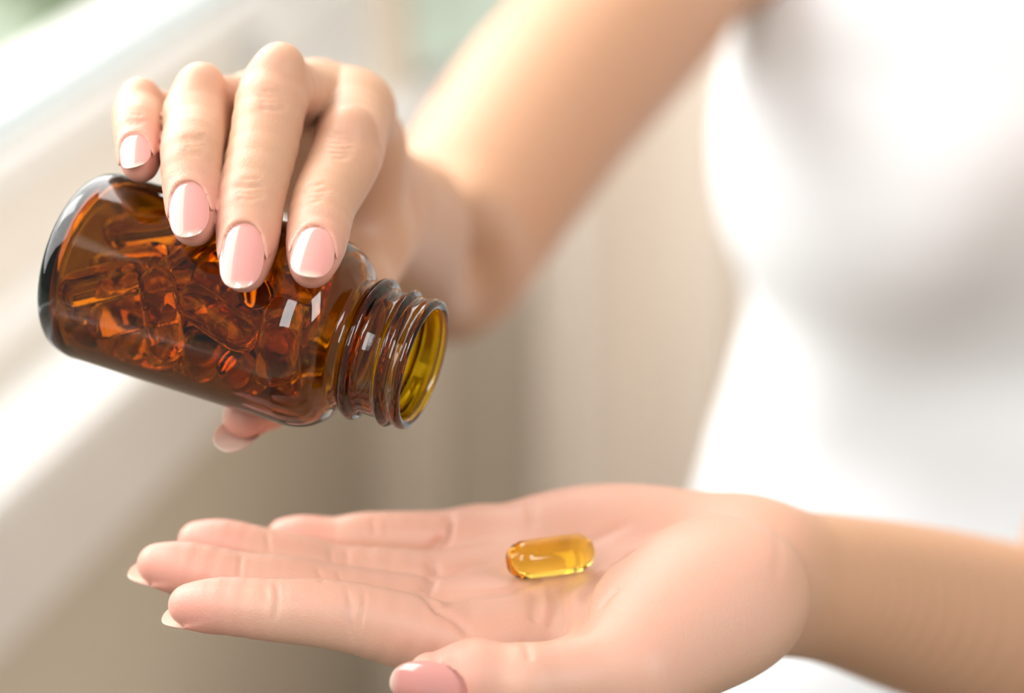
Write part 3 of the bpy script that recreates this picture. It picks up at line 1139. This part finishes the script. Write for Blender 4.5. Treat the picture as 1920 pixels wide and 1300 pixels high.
bmesh.ops.recalc_face_normals(bm, faces=bm.faces)
bm.to_mesh(bottle.data); bm.free()
bottle.data.polygons.foreach_set('use_smooth', np.ones(len(bottle.data.polygons), bool))
tag(bottle, 'open brown glass pill bottle with screw neck, tipped in the gripping hand', 'bottle')

# ------------------------------------------------------------------ softgel capsules
m_gel, nt, b = new_mat('golden_softgel')
nt.nodes.remove(b)
g = nt.nodes.new('ShaderNodeBsdfGlass'); g.inputs['IOR'].default_value = 1.42; g.inputs['Roughness'].default_value = 0.0
va = nt.nodes.new('ShaderNodeVolumeAbsorption')
va.inputs['Color'].default_value = (0.985, 0.885, 0.0, 1)
va.inputs['Density'].default_value = 230
nt.links.new(g.outputs[0], nt.nodes['Material Output'].inputs['Surface'])
nt.links.new(va.outputs[0], nt.nodes['Material Output'].inputs['Volume'])


def capsule_mesh(r, half):
    """oblong gelatin capsule along local Z with a faint seam, in metres"""
    prof_ = []
    for k in range(15):
        a = -math.pi / 2 + math.pi / 2 * k / 14
        prof_.append((r * math.cos(a) ** 0.92, -half + r * 1.02 * math.sin(a)))
    prof_ += [(r * 1.012, -half * .5), (r * 1.02, 0), (r * 1.012, half * .5)]
    prof_ += [(p[0], -p[1]) for p in reversed(prof_[:15])]
    NC = 40
    v, f = [], []
    for r_, z_ in prof_:
        for j in range(NC):
            a = 2 * math.pi * j / NC
            seam = 0.10 * math.exp(-((math.sin(a)) / 0.10) ** 2) * min(1, r_ / r)
            v.append(((max(r_, 0.03) + seam) * math.cos(a) * .001, (max(r_, 0.03) + seam) * math.sin(a) * .001, z_ * .001))
    nn = len(prof_)
    for i in range(nn - 1):
        for j in range(NC):
            f.append((i * NC + j, i * NC + (j + 1) % NC, (i + 1) * NC + (j + 1) % NC, (i + 1) * NC + j))
    f.append(tuple(range(NC - 1, -1, -1)))
    f.append(tuple((nn - 1) * NC + j for j in range(NC)))
    me = bpy.data.meshes.new('softgel_capsule')
    me.from_pydata(v, [], f)
    me.polygons.foreach_set('use_smooth', np.ones(len(me.polygons), bool))
    me.materials.append(m_gel)
    return me


def put_capsule(me, c, axis, side=(0, 1, 0)):
    o = bpy.data.objects.new('softgel_capsule', me)
    col.objects.link(o)
    F_ = frame(axis, side)
    wx, wy, wz = [Vector(F_[k] @ ROT) for k in (1, 2, 0)]
    M = Matrix((wx, wy, wz)).transposed()
    if M.determinant() < 0:
        M = Matrix((-wx, wy, wz)).transposed()
    o.matrix_world = Matrix.Translation(W(c)) @ M.to_4x4()
    return o


big = capsule_mesh(5.0, 7.4)
# lies in the hollow of the palm
hp = hit(FL, [(1030, 1082), (965, 1090), (1095, 1070)])
up_n = gradient(FL, hp.astype(np.float32), 0.6).mean(0)
up_n = unit(up_n)
ax_ = frame(hp[2] - hp[1], up_n)[0]
PC = hp.mean(0) + up_n * 5.0
# settle on the skin: lift until no point of the capsule is inside it
sam = np.array([PC + ax_ * t for t in np.linspace(-7.4, 7.4, 25)])
lift = float((5.08 - FL(sam.astype(np.float32))).max())
PC = PC + up_n * lift
pc = put_capsule(big, PC, ax_, up_n)
tag(pc, 'translucent golden softgel capsule lying in the hollow of the open palm', 'capsule')

small = capsule_mesh(4.6, 7.2)
PACK = [(-15.3, 7.8, 15.7, -0.12, -0.23, -0.97), (2.0, 6.0, 41.5, 0.98, -0.05, -0.18), (1.0, -8.5, 60.2, -0.45, -0.79, 0.42),
        (-17.1, -1.8, 15.6, 0.03, -0.26, -0.96), (-15.2, -3.2, 56.8, 0.13, 0.42, 0.90), (14.3, -2.2, 14.7, 0.28, -0.48, -0.83),
        (-9.8, -7.6, 17.6, 0.60, 0.33, -0.73), (-5.2, -14.9, 8.7, -0.94, 0.33, -0.00), (15.0, -5.2, 32.7, -0.31, -0.90, 0.29),
        (3.1, -5.2, 47.5, 0.66, 0.74, 0.09), (-15.0, 7.8, 37.1, -0.23, -0.45, -0.86), (-5.3, 8.8, 52.1, -0.74, 0.68, -0.01),
        (0.1, 13.0, 15.4, 0.03, 0.36, 0.93), (-11.6, -3.6, 29.4, 0.67, 0.26, -0.69), (-9.1, -13.5, 37.9, 0.67, -0.45, -0.59),
        (11.9, -3.5, 63.3, -0.28, -0.96, 0.00), (1.5, 10.2, 60.2, -0.39, 0.81, -0.43), (9.9, -7.7, 23.0, -0.46, 0.48, 0.75),
        (2.9, 9.0, 32.2, 0.77, -0.58, -0.26), (5.2, -16.5, 24.8, -0.01, -0.00, 1.00), (17.0, -2.1, 48.3, -0.04, -0.29, 0.96),
        (-6.2, 5.4, 15.6, 0.13, 0.28, 0.95), (3.0, 3.4, 15.2, -0.15, -0.39, -0.91), (0.1, -1.6, 35.7, 0.69, -0.63, 0.36),
        (4.6, -7.6, 14.2, -0.51, 0.39, 0.77), (5.2, -14.8, 54.0, 0.94, 0.33, 0.03), (-7.5, -2.7, 47.4, -0.21, 0.06, -0.98),
        (7.8, -13.8, 43.0, 0.83, 0.47, 0.31), (7.2, 10.0, 50.9, -0.71, 0.50, -0.50), (-16.5, 4.1, 50.2, -0.10, -0.42, -0.90),
        (-10.3, -11.9, 56.5, 0.05, -0.32, -0.94), (-6.7, 6.0, 62.5, -0.39, 0.91, -0.11), (-3.4, -12.5, 23.8, -0.20, -0.57, -0.80)]
for q in PACK:
    c = bl2c(np.array(q[:3])[None])[0]
    a = bl2c((np.array(q[:3]) + np.array(q[3:]))[None])[0] - c
    o = put_capsule(small, c, a)
    tag(o, 'golden softgel capsule among the heap inside the brown glass bottle', 'capsule', 'capsules inside the bottle')
